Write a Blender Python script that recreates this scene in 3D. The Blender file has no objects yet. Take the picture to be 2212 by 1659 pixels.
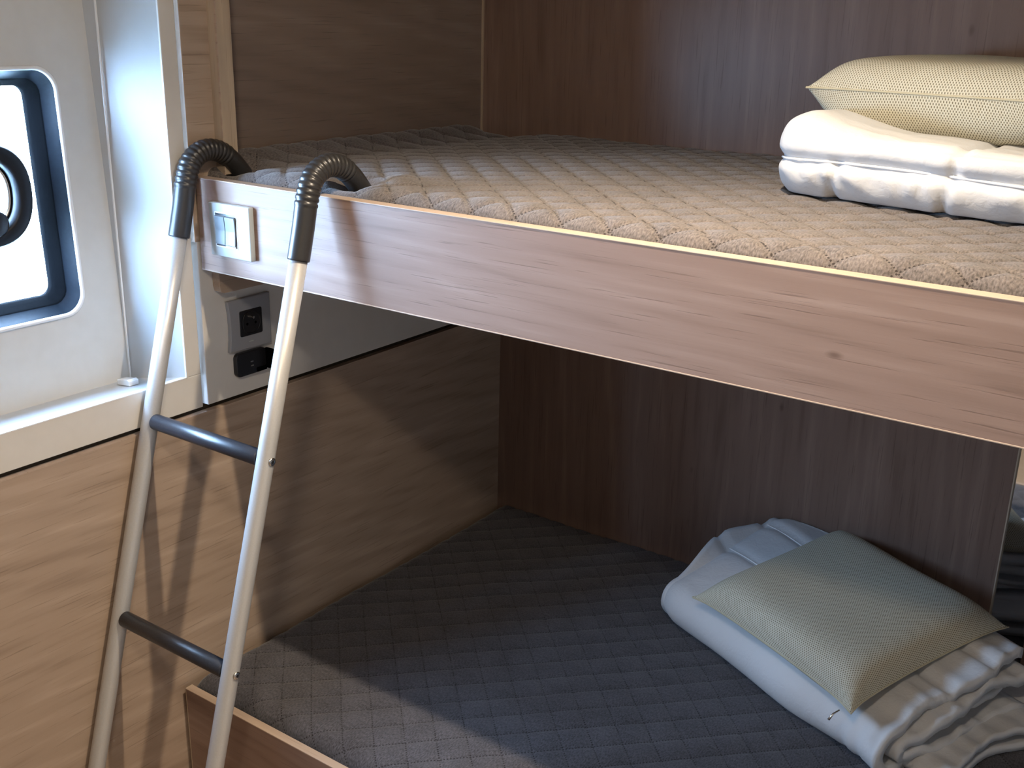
import bpy, bmesh, math, random
import numpy as np
from mathutils import Vector, Matrix, noise as mnoise

random.seed(4)
SC = bpy.context.scene
COL = SC.collection

# ------------------------------------------------------------------ camera
cam_data = bpy.data.cameras.new('camera')
cam_data.sensor_width = 36.0
cam_data.lens = 2367.17 / 2212 * 36.0
cam_data.clip_start = 0.01
cam = bpy.data.objects.new('camera', cam_data)
COL.objects.link(cam)
RX = (0.81523213, 0.57876101, 0.02079093)
RY = (0.20150018, -0.24980671, -0.94709782)
RZ = (-0.54294958, 0.77629395, -0.3202709)
cam.matrix_world = Matrix(((RX[0], -RY[0], -RZ[0], 1.43844852),
                           (RX[1], -RY[1], -RZ[1], -2.00503347),
                           (RX[2], -RY[2], -RZ[2], 1.50954191),
                           (0, 0, 0, 1)))
SC.camera = cam

# ------------------------------------------------------------------ sky, exposure
world = bpy.data.worlds.new('sky')
SC.world = world
world.use_nodes = True
bg = world.node_tree.nodes['Background']
bg.inputs[0].default_value = (0.45, 0.655, 1.0, 1)
bg.inputs[1].default_value = 76.0

vs = SC.view_settings
vs.view_transform = 'Standard'
vs.look = 'None'
vs.gamma = 1.0
vs.use_curve_mapping = False
vs.exposure = 0.68

def area_light(name, loc, direction, size, size_y, power, color, shape='RECTANGLE', portal=False):
    l = bpy.data.lights.new(name, 'AREA')
    l.shape = shape; l.size = size
    if shape in ('RECTANGLE', 'ELLIPSE'): l.size_y = size_y
    l.energy = power; l.color = color
    if portal: l.cycles.is_portal = True
    o = bpy.data.objects.new(name, l); COL.objects.link(o)
    o.location = loc
    o.rotation_euler = Vector(direction).to_track_quat('-Z', 'Y').to_euler()
    return o

# daylight portal over the left window (only guides the sampling of the sky)
area_light('window_daylight', (-0.19, -1.20, 1.225), (1, 0, 0), 0.46, 0.46, 1, (1, 1, 1), portal=True)

# ------------------------------------------------------------------ mesh helpers
def link(name, me, mat=None, parent=None, smooth=False, props=None):
    o = bpy.data.objects.new(name, me)
    COL.objects.link(o)
    if mat is not None: me.materials.append(mat)
    if parent is not None:
        o.parent = parent
        # geometry is written in world coordinates; the parent has a pure translation
        off = world_loc(parent)
        o.matrix_parent_inverse = Matrix.Translation(-off)
    if smooth:
        for p in me.polygons: p.use_smooth = True
    return o

def world_loc(o):
    v = Vector(o.location)
    p = o.parent
    while p is not None:
        if p.type == 'EMPTY': v = v + Vector((0, 0, 0))
        p = p.parent
    return v

def tag(o, label, cat, group=None):
    o['label'] = label; o['category'] = cat
    if group: o['group'] = group
    return o

def thing(name, label, cat, loc, group=None):
    o = bpy.data.objects.new(name, None)
    o.empty_display_size = 0.05
    COL.objects.link(o); o.location = loc
    tag(o, label, cat, group)
    return o

def struct(o, label=None, cat=None):
    o['kind'] = 'structure'
    if label: o['label'] = label
    if cat: o['category'] = cat
    return o

def structure_root(name, label, cat, loc=(0, 0, 0)):
    o = bpy.data.objects.new(name, None)
    o.empty_display_size = 0.05
    COL.objects.link(o); o.location = loc
    return struct(o, label, cat)

def from_py(name, verts, faces):
    me = bpy.data.meshes.new(name)
    me.from_pydata([tuple(v) for v in verts], [], faces)
    me.update()
    return me

def recalc(me):
    bm = bmesh.new(); bm.from_mesh(me)
    bmesh.ops.recalc_face_normals(bm, faces=bm.faces)
    bm.to_mesh(me); bm.free(); me.update()
    return me

def box_mesh(name, lo, hi, bevel=0.0, seg=2):
    bm = bmesh.new()
    bmesh.ops.create_cube(bm, size=1.0)
    for v in bm.verts:
        v.co = Vector([(lo[i] + hi[i]) / 2 + v.co[i] * (hi[i] - lo[i]) for i in range(3)])
    if bevel > 0:
        bmesh.ops.bevel(bm, geom=list(bm.edges), offset=bevel, segments=seg, profile=0.5, affect='EDGES')
    me = bpy.data.meshes.new(name); bm.to_mesh(me); bm.free()
    return me

def box(name, lo, hi, mat, parent=None, bevel=0.0, seg=2):
    return link(name, box_mesh(name, lo, hi, bevel, seg), mat, parent, smooth=bevel > 0 and seg > 2)

def tube_mesh(name, path, radius, n=20, caps=True, up=Vector((1, 0, 0))):
    """loft of a circle along a path; radius is a number or a list"""
    path = [Vector(p) for p in path]
    m = len(path)
    verts, faces = [], []
    for i, p in enumerate(path):
        t = (path[min(i + 1, m - 1)] - path[max(i - 1, 0)]).normalized()
        a = up - t * up.dot(t)
        if a.length < 1e-4: a = Vector((0, 1, 0)) - t * t.y
        a.normalize(); b = t.cross(a)
        r = radius[i] if isinstance(radius, (list, tuple)) else radius
        for k in range(n):
            w = 2 * math.pi * k / n
            verts.append(p + (a * math.cos(w) + b * math.sin(w)) * r)
    for i in range(m - 1):
        for k in range(n):
            k2 = (k + 1) % n
            faces.append((i * n + k, i * n + k2, (i + 1) * n + k2, (i + 1) * n + k))
    if caps:
        faces.append(tuple(range(n - 1, -1, -1)))
        faces.append(tuple((m - 1) * n + k for k in range(n)))
    return recalc(from_py(name, verts, faces))

def rr(y0, y1, z0, z1, r, n=10):
    """rounded rectangle as (y, z) points, counter-clockwise"""
    pts = []
    for cy, cz, a0 in ((y1 - r, z1 - r, 0), (y0 + r, z1 - r, 90), (y0 + r, z0 + r, 180), (y1 - r, z0 + r, 270)):
        for k in range(n + 1):
            a = math.radians(a0 + 90 * k / n)
            pts.append((cy + r * math.cos(a), cz + r * math.sin(a)))
    return pts

def prism(name, pts, x0, x1, bevel=0.0, axis='x'):
    """extrude a 2D outline along an axis: 'x' -> (y, z) outline, 'y' -> (x, z)"""
    bm = bmesh.new()
    def P(a, p, q):
        return (a, p, q) if axis == 'x' else (p, a, q)
    lo = [bm.verts.new(P(x0, *p)) for p in pts]
    hi = [bm.verts.new(P(x1, *p)) for p in pts]
    f0 = bm.faces.new(lo); f1 = bm.faces.new(hi[::-1])
    n = len(pts)
    for i in range(n):
        bm.faces.new((lo[i], hi[i], hi[(i + 1) % n], lo[(i + 1) % n]))
    bmesh.ops.recalc_face_normals(bm, faces=bm.faces)
    if bevel > 0:
        es = [e for e in bm.edges if all(f in (f0, f1) for f in e.link_faces) or (f0 in e.link_faces) or (f1 in e.link_faces)]
        bmesh.ops.bevel(bm, geom=es, offset=bevel, segments=2, profile=0.5, affect='EDGES')
    me = bpy.data.meshes.new(name); bm.to_mesh(me); bm.free()
    return me

# ------------------------------------------------------------------ materials
def nodes(name):
    m = bpy.data.materials.new(name); m.use_nodes = True
    nt = m.node_tree; b = nt.nodes['Principled BSDF']
    return m, nt, b

def mathn(nt, op, a, b=None, c=None):
    n = nt.nodes.new('ShaderNodeMath'); n.operation = op
    for i, v in enumerate((a, b, c)):
        if v is None: continue
        if isinstance(v, (int, float)): n.inputs[i].default_value = v
        else: nt.links.new(v, n.inputs[i])
    return n.outputs[0]

def plain(name, color, rough=0.5, metal=0.0, spec=0.5, noise=0.0, nscale=60.0, bump=0.0, coat=0.0):
    m, nt, b = nodes(name)
    b.inputs['Base Color'].default_value = (*color, 1)
    b.inputs['Roughness'].default_value = rough
    b.inputs['Metallic'].default_value = metal
    b.inputs['Specular IOR Level'].default_value = spec
    b.inputs['Coat Weight'].default_value = coat
    if noise > 0 or bump > 0:
        tc = nt.nodes.new('ShaderNodeTexCoord')
        nz = nt.nodes.new('ShaderNodeTexNoise'); nz.inputs['Scale'].default_value = nscale; nz.inputs['Detail'].default_value = 3
        nt.links.new(tc.outputs['Object'], nz.inputs['Vector'])
        mr = nt.nodes.new('ShaderNodeMapRange')
        mr.inputs[1].default_value = 0.3; mr.inputs[2].default_value = 0.7
        mr.inputs[3].default_value = 1 - noise; mr.inputs[4].default_value = 1 + noise
        nt.links.new(nz.outputs['Fac'], mr.inputs[0])
        vm = nt.nodes.new('ShaderNodeVectorMath'); vm.operation = 'SCALE'
        vm.inputs[0].default_value = color
        nt.links.new(mr.outputs[0], vm.inputs['Scale'])
        nt.links.new(vm.outputs[0], b.inputs['Base Color'])
        if bump > 0:
            bp = nt.nodes.new('ShaderNodeBump'); bp.inputs['Strength'].default_value = bump; bp.inputs['Distance'].default_value = 0.001
            nt.links.new(nz.outputs['Fac'], bp.inputs['Height']); nt.links.new(bp.outputs[0], b.inputs['Normal'])
    return m

def wood(name, dark, mid, light, axis, rough=0.42, seed=0.0, contrast=1.0, coat=0.0, spec=0.45):
    """laminate with grain running along an axis (0 x, 1 y, 2 z)"""
    m, nt, b = nodes(name)
    tc = nt.nodes.new('ShaderNodeTexCoord')
    def mapped(along, across, off):
        mp = nt.nodes.new('ShaderNodeMapping')
        s = [across] * 3; s[axis] = along
        mp.inputs['Scale'].default_value = s
        mp.inputs['Location'].default_value = (off, off * 1.7, off * 0.6)
        nt.links.new(tc.outputs['Object'], mp.inputs['Vector'])
        return mp.outputs[0]
    def nz(vec, scale, detail, dist=0.0, rough_=0.55):
        n = nt.nodes.new('ShaderNodeTexNoise')
        n.inputs['Scale'].default_value = scale; n.inputs['Detail'].default_value = detail
        n.inputs['Distortion'].default_value = dist; n.inputs['Roughness'].default_value = rough_
        nt.links.new(vec, n.inputs['Vector'])
        return n.outputs['Fac']
    broad = nz(mapped(1.1, 9.0, seed), 1.6, 3, 0.9)
    fine = nz(mapped(2.2, 75.0, seed + 3), 1.6, 4, 0.4, 0.6)
    pores = nz(mapped(9.0, 420.0, seed + 7), 1.0, 2, 0.2)
    # cathedral bands
    wv = nt.nodes.new('ShaderNodeTexWave'); wv.wave_type = 'RINGS'; wv.rings_direction = 'SPHERICAL'
    wv.inputs['Scale'].default_value = 3.2; wv.inputs['Distortion'].default_value = 7.0
    wv.inputs['Detail'].default_value = 2.5; wv.inputs['Detail Scale'].default_value = 1.2
    nt.links.new(mapped(0.55, 4.5, seed + 1.3), wv.inputs['Vector'])
    a = mathn(nt, 'MULTIPLY', broad, 0.60)
    a = mathn(nt, 'MULTIPLY_ADD', fine, 0.30, a)
    a = mathn(nt, 'MULTIPLY_ADD', wv.outputs['Fac'], 0.13, a)
    cr = nt.nodes.new('ShaderNodeValToRGB')
    e = cr.color_ramp.elements
    e[0].position = 0.5 - 0.24 / contrast; e[0].color = (*dark, 1)
    e[1].position = 0.5 + 0.24 / contrast; e[1].color = (*light, 1)
    em = e.new(0.5); cr.color_ramp.interpolation = 'EASE'; em.color = (*mid, 1)
    nt.links.new(a, cr.inputs[0])
    # dark pore dashes
    st = nt.nodes.new('ShaderNodeMapRange'); st.inputs[1].default_value = 0.62; st.inputs[2].default_value = 0.71
    st.inputs[3].default_value = 0.0; st.inputs[4].default_value = 0.42
    nt.links.new(pores, st.inputs[0])
    mx = nt.nodes.new('ShaderNodeMix'); mx.data_type = 'RGBA'
    nt.links.new(st.outputs[0], mx.inputs['Factor'])
    nt.links.new(cr.outputs[0], mx.inputs['A'])
    mx.inputs['B'].default_value = (dark[0] * 0.45, dark[1] * 0.42, dark[2] * 0.4, 1)
    # sparse knots
    vo = nt.nodes.new('ShaderNodeTexVoronoi'); vo.inputs['Scale'].default_value = 2.3
    nt.links.new(mapped(1.6, 3.4, seed + 5.1), vo.inputs['Vector'])
    kn = nt.nodes.new('ShaderNodeMapRange'); kn.inputs[1].default_value = 0.012; kn.inputs[2].default_value = 0.045
    kn.inputs[3].default_value = 0.6; kn.inputs[4].default_value = 0.0
    nt.links.new(vo.outputs['Distance'], kn.inputs[0])
    mx2 = nt.nodes.new('ShaderNodeMix'); mx2.data_type = 'RGBA'
    nt.links.new(kn.outputs[0], mx2.inputs['Factor'])
    nt.links.new(mx.outputs['Result'], mx2.inputs['A'])
    mx2.inputs['B'].default_value = (dark[0] * 0.5, dark[1] * 0.45, dark[2] * 0.42, 1)
    nt.links.new(mx2.outputs['Result'], b.inputs['Base Color'])
    b.inputs['Roughness'].default_value = rough
    b.inputs['Specular IOR Level'].default_value = spec
    b.inputs['Coat Weight'].default_value = coat
    bp = nt.nodes.new('ShaderNodeBump'); bp.inputs['Strength'].default_value = 0.25; bp.inputs['Distance'].default_value = 0.0006
    h = mathn(nt, 'SUBTRACT', fine, st.outputs[0])
    nt.links.new(h, bp.inputs['Height']); nt.links.new(bp.outputs[0], b.inputs['Normal'])
    return m

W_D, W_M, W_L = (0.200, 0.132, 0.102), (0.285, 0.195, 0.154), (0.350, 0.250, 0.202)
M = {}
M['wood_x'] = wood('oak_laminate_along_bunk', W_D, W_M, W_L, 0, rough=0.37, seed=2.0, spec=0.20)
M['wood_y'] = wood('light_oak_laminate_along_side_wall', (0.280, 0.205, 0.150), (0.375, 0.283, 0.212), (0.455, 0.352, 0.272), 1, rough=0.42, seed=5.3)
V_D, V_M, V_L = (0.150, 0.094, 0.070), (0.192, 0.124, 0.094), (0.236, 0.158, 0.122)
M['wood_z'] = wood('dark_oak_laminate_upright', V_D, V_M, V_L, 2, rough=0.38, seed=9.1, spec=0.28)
M['wood_y_shaded'] = wood('shaded_oak_laminate_level', (0.180, 0.130, 0.100), (0.226, 0.168, 0.132), (0.275, 0.210, 0.170), 1, rough=0.42, seed=15.3)  # side-wall laminate darkened: the upper bunk's dimmer light put into the colour
M['edge_x'] = wood('pale_edge_band', (0.36, 0.27, 0.20), (0.42, 0.32, 0.245), (0.49, 0.385, 0.30), 0, rough=0.35, seed=1.0)
M['edge_z'] = wood('pale_upright_band', (0.36, 0.28, 0.20), (0.43, 0.34, 0.25), (0.51, 0.41, 0.30), 2, rough=0.38, seed=4.0)
M['white'] = plain('off_white_laminate', (0.62, 0.60, 0.56), 0.42, noise=0.02, nscale=30)
M['white_gloss'] = plain('white_gloss_plastic', (0.80, 0.82, 0.82), 0.18)
M['jamb'] = plain('satin_grey_white_plastic', (0.46, 0.48, 0.49), 0.42, spec=0.3, noise=0.01)
M['wallpanel'] = plain('matt_pale_wall_panel', (0.60, 0.60, 0.575), 0.60, noise=0.02, nscale=40)
M['dark_gap'] = plain('dark_gap', (0.03, 0.022, 0.018), 0.7)
M['groove'] = plain('bronze_shadow_profile', (0.040, 0.032, 0.022), 0.8, spec=0.1)
M['rubber'] = plain('black_rubber_seal', (0.0016, 0.0018, 0.0022), 0.9, spec=0.02, noise=0.2, nscale=300, bump=0.1)
M['rubber_blue'] = plain('dark_blue_black_seal', (0.0045, 0.0075, 0.012), 0.45, spec=0.16, noise=0.15, nscale=200)
M['black_plastic'] = plain('black_plastic', (0.010, 0.010, 0.012), 0.30)
M['latch'] = plain('dark_grey_latch_plastic', (0.012, 0.014, 0.018), 0.38, spec=0.25)
M['alu'] = plain('anodised_aluminium', (0.50, 0.495, 0.485), 0.38, metal=0.35, noise=0.03, nscale=400, bump=0.05)
M['grip'] = plain('charcoal_rubber_grip', (0.026, 0.025, 0.025), 0.33, noise=0.05, nscale=200)
M['rung'] = plain('black_rung_coating', (0.018, 0.020, 0.026), 0.34, noise=0.2, nscale=500, bump=0.15)
M['steel'] = plain('screw_steel', (0.6, 0.58, 0.54), 0.25, metal=1.0)
M['plate_silver'] = plain('silver_white_switch_plate', (0.40, 0.43, 0.42), 0.35)
M['rocker'] = plain('slate_grey_rocker', (0.12, 0.14, 0.155), 0.35)
M['plate_grey'] = plain('grey_socket_plate', (0.27, 0.28, 0.30), 0.42)
M['ceiling'] = plain('cream_ceiling_panel', (0.62, 0.58, 0.52), 0.6, noise=0.02)
M['floor'] = wood('floor_vinyl_planks', (0.34, 0.25, 0.17), (0.44, 0.33, 0.23), (0.52, 0.40, 0.29), 0, seed=12)
M['far_wall'] = plain('cream_far_wall', (0.62, 0.57, 0.50), 0.6, noise=0.02)

def glass_mat():
    m = bpy.data.materials.new('acrylic_pane'); m.use_nodes = True
    nt = m.node_tree; nt.nodes.clear()
    o = nt.nodes.new('ShaderNodeOutputMaterial')
    t = nt.nodes.new('ShaderNodeBsdfTransparent'); t.inputs[0].default_value = (0.93, 0.97, 0.98, 1)
    g = nt.nodes.new('ShaderNodeBsdfGlossy'); g.inputs['Roughness'].default_value = 0.02
    mx = nt.nodes.new('ShaderNodeMixShader'); mx.inputs[0].default_value = 0.06
    nt.links.new(t.outputs[0], mx.inputs[1]); nt.links.new(g.outputs[0], mx.inputs[2])
    nt.links.new(mx.outputs[0], o.inputs[0])
    return m
M['glass'] = glass_mat()

def mirror_mat():
    m, nt, b = nodes('mirror_glass')
    b.inputs['Base Color'].default_value = (0.72, 0.75, 0.77, 1)
    b.inputs['Metallic'].default_value = 1.0
    b.inputs['Roughness'].default_value = 0.03
    return m
M['mirror'] = mirror_mat()

PITCH = 0.072
def quilt_mat(name, col, pa, pb):
    """melange upholstery; the stitching follows the unrolled surface (UV in metres)"""
    m, nt, b = nodes(name)
    uv = nt.nodes.new('ShaderNodeUVMap'); uv.uv_map = 'UVMap'
    sp = nt.nodes.new('ShaderNodeSeparateXYZ'); nt.links.new(uv.outputs[0], sp.inputs[0])
    u, v = sp.outputs[0], sp.outputs[1]
    def fam(val, ph):
        t = mathn(nt, 'ADD', mathn(nt, 'DIVIDE', val, PITCH), 0.5 - ph / PITCH)
        return mathn(nt, 'ABSOLUTE', mathn(nt, 'SUBTRACT', mathn(nt, 'FRACT', t), 0.5))
    da = fam(mathn(nt, 'SUBTRACT', u, v), pa); sa = mathn(nt, 'ADD', u, v)
    db = fam(mathn(nt, 'ADD', u, v), pb); sb = mathn(nt, 'SUBTRACT', u, v)
    def stitch(d, s):
        ln = mathn(nt, 'LESS_THAN', d, 0.024)
        ds = mathn(nt, 'GREATER_THAN', mathn(nt, 'SINE', mathn(nt, 'MULTIPLY', s, 2 * math.pi / 0.0075)), 0.1)
        return mathn(nt, 'MULTIPLY', ln, ds)
    st = mathn(nt, 'MAXIMUM', stitch(da, sa), stitch(db, sb))
    n1 = nt.nodes.new('ShaderNodeTexNoise'); n1.inputs['Scale'].default_value = 430; n1.inputs['Detail'].default_value = 3
    n2 = nt.nodes.new('ShaderNodeTexNoise'); n2.inputs['Scale'].default_value = 18; n2.inputs['Detail'].default_value = 3
    mp = nt.nodes.new('ShaderNodeMapping'); mp.inputs['Scale'].default_value = (1.0, 0.45, 1)
    nt.links.new(uv.outputs[0], mp.inputs[0])
    nt.links.new(mp.outputs[0], n1.inputs['Vector']); nt.links.new(uv.outputs[0], n2.inputs['Vector'])
    cr = nt.nodes.new('ShaderNodeValToRGB')
    e = cr.color_ramp.elements
    e[0].position = 0.32; e[0].color = (col[0] * 0.48, col[1] * 0.48, col[2] * 0.48, 1)
    e[1].position = 0.68; e[1].color = (col[0] * 1.65, col[1] * 1.65, col[2] * 1.65, 1)
    nt.links.new(mathn(nt, 'MULTIPLY_ADD', n2.outputs['Fac'], 0.25, mathn(nt, 'MULTIPLY', n1.outputs['Fac'], 0.75)), cr.inputs[0])
    mx = nt.nodes.new('ShaderNodeMix'); mx.data_type = 'RGBA'
    nt.links.new(mathn(nt, 'MULTIPLY', st, 0.9), mx.inputs['Factor']); nt.links.new(cr.outputs[0], mx.inputs['A'])
    mx.inputs['B'].default_value = (col[0] * 0.22, col[1] * 0.20, col[2] * 0.20, 1)
    nt.links.new(mx.outputs['Result'], b.inputs['Base Color'])
    b.inputs['Roughness'].default_value = 0.95
    b.inputs['Specular IOR Level'].default_value = 0.1
    b.inputs['Sheen Weight'].default_value = 0.25; b.inputs['Sheen Roughness'].default_value = 0.5
    bp = nt.nodes.new('ShaderNodeBump'); bp.inputs['Strength'].default_value = 0.6; bp.inputs['Distance'].default_value = 0.0012
    h = mathn(nt, 'SUBTRACT', n1.outputs['Fac'], mathn(nt, 'MULTIPLY', st, 1.0))
    nt.links.new(h, bp.inputs['Height']); nt.links.new(bp.outputs[0], b.inputs['Normal'])
    return m

def airmesh_mat(name, col, pitch=0.0042):
    m, nt, b = nodes(name)
    uv = nt.nodes.new('ShaderNodeUVMap'); uv.uv_map = 'UVMap'
    sp = nt.nodes.new('ShaderNodeSeparateXYZ'); nt.links.new(uv.outputs[0], sp.inputs[0])
    k = 2 * math.pi / pitch
    su = mathn(nt, 'SINE', mathn(nt, 'MULTIPLY', sp.outputs[0], k))
    sv = mathn(nt, 'SINE', mathn(nt, 'MULTIPLY', sp.outputs[1], k * 0.62))
    pr = mathn(nt, 'MULTIPLY', su, sv)
    mr = nt.nodes.new('ShaderNodeMapRange'); mr.inputs[1].default_value = 0.15; mr.inputs[2].default_value = 0.65
    nt.links.new(pr, mr.inputs[0])
    mx = nt.nodes.new('ShaderNodeMix'); mx.data_type = 'RGBA'
    nt.links.new(mr.outputs[0], mx.inputs['Factor'])
    mx.inputs['A'].default_value = (*col, 1)
    mx.inputs['B'].default_value = (col[0] * 0.34, col[1] * 0.32, col[2] * 0.28, 1)
    nt.links.new(mx.outputs['Result'], b.inputs['Base Color'])
    b.inputs['Roughness'].default_value = 0.8
    b.inputs['Specular IOR Level'].default_value = 0.2
    bp = nt.nodes.new('ShaderNodeBump'); bp.inputs['Strength'].default_value = 0.7; bp.inputs['Distance'].default_value = 0.001
    bp.invert = True
    nt.links.new(mr.outputs[0], bp.inputs['Height']); nt.links.new(bp.outputs[0], b.inputs['Normal'])
    return m

def cotton_mat():
    m, nt, b = nodes('white_cotton')
    tc = nt.nodes.new('ShaderNodeTexCoord')
    n1 = nt.nodes.new('ShaderNodeTexNoise'); n1.inputs['Scale'].default_value = 26; n1.inputs['Detail'].default_value = 4
    n1.inputs['Distortion'].default_value = 0.8
    nt.links.new(tc.outputs['Object'], n1.inputs['Vector'])
    b.inputs['Base Color'].default_value = (0.56, 0.565, 0.57, 1)
    b.inputs['Roughness'].default_value = 0.85
    b.inputs['Specular IOR Level'].default_value = 0.2
    b.inputs['Sheen Weight'].default_value = 0.1
    n2 = nt.nodes.new('ShaderNodeTexNoise'); n2.inputs['Scale'].default_value = 75; n2.inputs['Detail'].default_value = 5
    n2.inputs['Distortion'].default_value = 1.6
    nt.links.new(tc.outputs['Object'], n2.inputs['Vector'])
    bp = nt.nodes.new('ShaderNodeBump'); bp.inputs['Strength'].default_value = 0.40; bp.inputs['Distance'].default_value = 0.005
    nt.links.new(mathn(nt, 'MULTIPLY_ADD', n2.outputs['Fac'], 0.35, n1.outputs['Fac']), bp.inputs['Height']); nt.links.new(bp.outputs[0], b.inputs['Normal'])
    return m
M['cotton'] = cotton_mat()
M['seam'] = plain('white_piping', (0.82, 0.81, 0.80), 0.8)
M['airmesh'] = airmesh_mat('beige_air_mesh', (0.54, 0.51, 0.40))
M['airmesh_seam'] = plain('beige_seam_thread', (0.45, 0.41, 0.29), 0.85)

# ------------------------------------------------------------------ dimensions (metres)
W = 0.8517            # front face of the upper fascia is y = -W
ZT, ZB = 1.25, 1.10   # upper fascia
ZG = 0.8622           # bottom of the pale side panels
XM = 1.206            # right-hand edge of the mirror strip
XE = 1.93             # right-hand end of the bunks
XU = -0.0625          # recessed side wall of the upper bunk

# ------------------------------------------------------------------ shell
def shell(name, lo, hi, mat, label, cat):
    return struct(box(name, lo, hi, mat), label, cat)
shell('floor', (-0.2, -3.45, -0.05), (2.05, 0.1, 0.0), M['floor'], 'brown plank vinyl floor of the camper', 'floor')
shell('ceiling', (-0.2, -3.45, 2.02), (2.05, 0.1, 2.07), M['ceiling'], 'cream ceiling panel of the camper', 'ceiling')
shell('wall_front', (-0.2, -3.5, 0.0), (2.05, -3.45, 2.02), M['far_wall'], 'cream wall behind the viewer', 'wall')
shell('wall_right', (XE + 0.002, -3.45, 0.0), (XE + 0.05, 0.1, 2.02), M['far_wall'], 'cream wall at the right end of the bunks', 'wall')

# back wall: upright grain, upper panel wider than the lower one
wb = structure_root('wall_back', 'dark upright-grained wood wall behind both bunks', 'wall', (0.6, 0.0, 0.0))
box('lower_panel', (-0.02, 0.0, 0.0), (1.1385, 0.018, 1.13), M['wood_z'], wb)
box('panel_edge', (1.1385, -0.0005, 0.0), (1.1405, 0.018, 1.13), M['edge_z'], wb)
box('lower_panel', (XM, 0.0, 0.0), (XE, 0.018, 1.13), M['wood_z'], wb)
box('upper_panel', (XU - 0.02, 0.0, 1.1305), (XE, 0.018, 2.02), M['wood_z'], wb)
box('backing', (-0.2, 0.030, 0.0), (XE, 0.05, 2.02), M['dark_gap'], wb)

# side wall
wl = structure_root('wall_left', 'side wall with wood below and pale panel above the lower bunk', 'wall', (0.0, -0.8, 0.0))
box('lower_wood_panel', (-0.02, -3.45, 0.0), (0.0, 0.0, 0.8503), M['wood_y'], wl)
box('edge_band', (-0.019, -3.45, 0.8503), (0.0005, -0.0005, 0.8519), M['edge_x'], wl)
box('edge_band', (-0.019, -0.8596, 1.1455), (0.0004, -0.8580, 2.02), M['edge_z'], wl)
box('edge_band', (0.0170, -0.8050, 1.2505), (0.0206, -0.8034, 2.02), M['edge_x'], wl)
box('shadow_channel', (-0.03, -3.45, 0.8515), (-0.012, 0.0, ZG), M['groove'], wl)
box('pale_panel', (-0.02, -0.8555, ZG), (0.0, 0.0, 1.1453), M['white'], wl, bevel=0.0015)
box('panel_gap', (-0.03, -0.8667, ZG), (-0.015, -0.8555, 2.02), M['groove'], wl)
box('wood_strip', (-0.02, -0.8590, 1.1455), (0.0, -0.800, 2.02), M['wood_y'], wl, bevel=0.001)
box('upright_batten', (-0.06, -0.8045, 1.2505), (0.020, -0.7745, 2.02), M['edge_z'], wl, bevel=0.0012)
box('upper_wood_panel', (XU - 0.02, -0.7745, 1.1455), (XU, 0.0, 2.02), M['wood_y_shaded'], wl)
box('filler_below_batten', (-0.06, -0.8045, 1.1455), (-0.001, -0.7745, 1.2503), M['wood_y'], wl)
box('wall_core', (-0.16, -0.8667, 0.0), (-0.085, 0.05, 2.02), M['dark_gap'], wl)
box('wall_core_low', (-0.16, -3.45, 0.0), (-0.031, -0.8668, 0.86), M['dark_gap'], wl)
box('wall_core_rest', (-0.16, -3.45, 0.8605), (-0.0, -1.56, 2.02), M['wallpanel'], wl)
box('wall_core_top', (-0.16, -1.56, 1.66), (-0.0, -0.8668, 2.02), M['wallpanel'], wl)
# pale corner bead of the upper bunk
t1 = struct(box('trim_1', (XU, -0.004, 1.2), (XU + 0.004, 0.0, 2.02), M['edge_z']), 'thin pale bead in the back corner above the upper bunk', 'trim')

# ------------------------------------------------------------------ window in the side wall
win = structure_root('window_1', 'rounded camper window in a pale deep frame, black rubber seal', 'window', (0.0, -1.3, 0.9))
YF, YI = -0.8958, -0.934      # jamb: room edge and inner edge
ZS, ZSI = 0.922, 0.9105
YL = -1.52
def xpan(z): return -0.10 - 0.025 * (z - ZSI) / 0.606
# face frame, mitred round the opening
def quadprism(name, a, b, c, d, n, mat, parent):
    """a thick quad: corners a-d, thickness vector n"""
    n = Vector(n); q = [Vector(p) for p in (a, b, c, d)]
    v = q + [p + n for p in q]
    f = [(0, 1, 2, 3), (7, 6, 5, 4), (0, 4, 5, 1), (1, 5, 6, 2), (2, 6, 7, 3), (3, 7, 4, 0)]
    return link(name, recalc(from_py(name, v, f)), mat, parent)
ZTOP = 1.63
box('frame_rail', (-0.012, -1.55, ZG), (0.0, -0.8667, ZS), M['white'], win, bevel=0.0012)
box('frame_stile', (-0.012, YF, ZS), (0.0, -0.8667, ZTOP), M['white'], win, bevel=0.0012)
box('frame_stile', (-0.012, -1.55, ZS), (0.0, YL, ZTOP), M['white'], win, bevel=0.0012)
box('frame_head', (-0.012, -1.55, ZTOP), (0.0, -0.8667, 1.66), M['white'], win, bevel=0.0012)
# reveal
quadprism('jamb', (-0.0005, YF, ZS), (-0.0005, YF, ZTOP), (xpan(ZTOP), YI - 0.006, ZTOP), (xpan(ZSI) , YI, ZSI), (-0.001, 0.012, 0), M['jamb'], win)
quadprism('sill', (-0.0005, YF, ZS), (xpan(ZSI), YI, ZSI), (xpan(ZSI), YL, ZSI), (-0.0005, YL, ZS), (0, 0, -0.010), M['jamb'], win)
quadprism('jamb', (-0.0005, YL, ZS), (-0.0005, YL, ZTOP), (xpan(ZTOP), YL, ZTOP), (xpan(ZSI), YL, ZSI), (0, -0.012, 0), M['jamb'], win)
quadprism('head_lining', (-0.0005, YF, ZTOP), (xpan(ZTOP), YI, ZTOP), (xpan(ZTOP), YL, ZTOP), (-0.0005, YL, ZTOP), (0, 0, 0.010), M['jamb'], win)
quadprism('blind_guide', (-0.097, -0.9345, 0.912), (-0.097, -0.9335, ZTOP), (-0.0995, -0.9335, ZTOP), (-0.0995, -0.9345, 0.912), (0, -0.0025, 0), M['white_gloss'], win)
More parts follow.
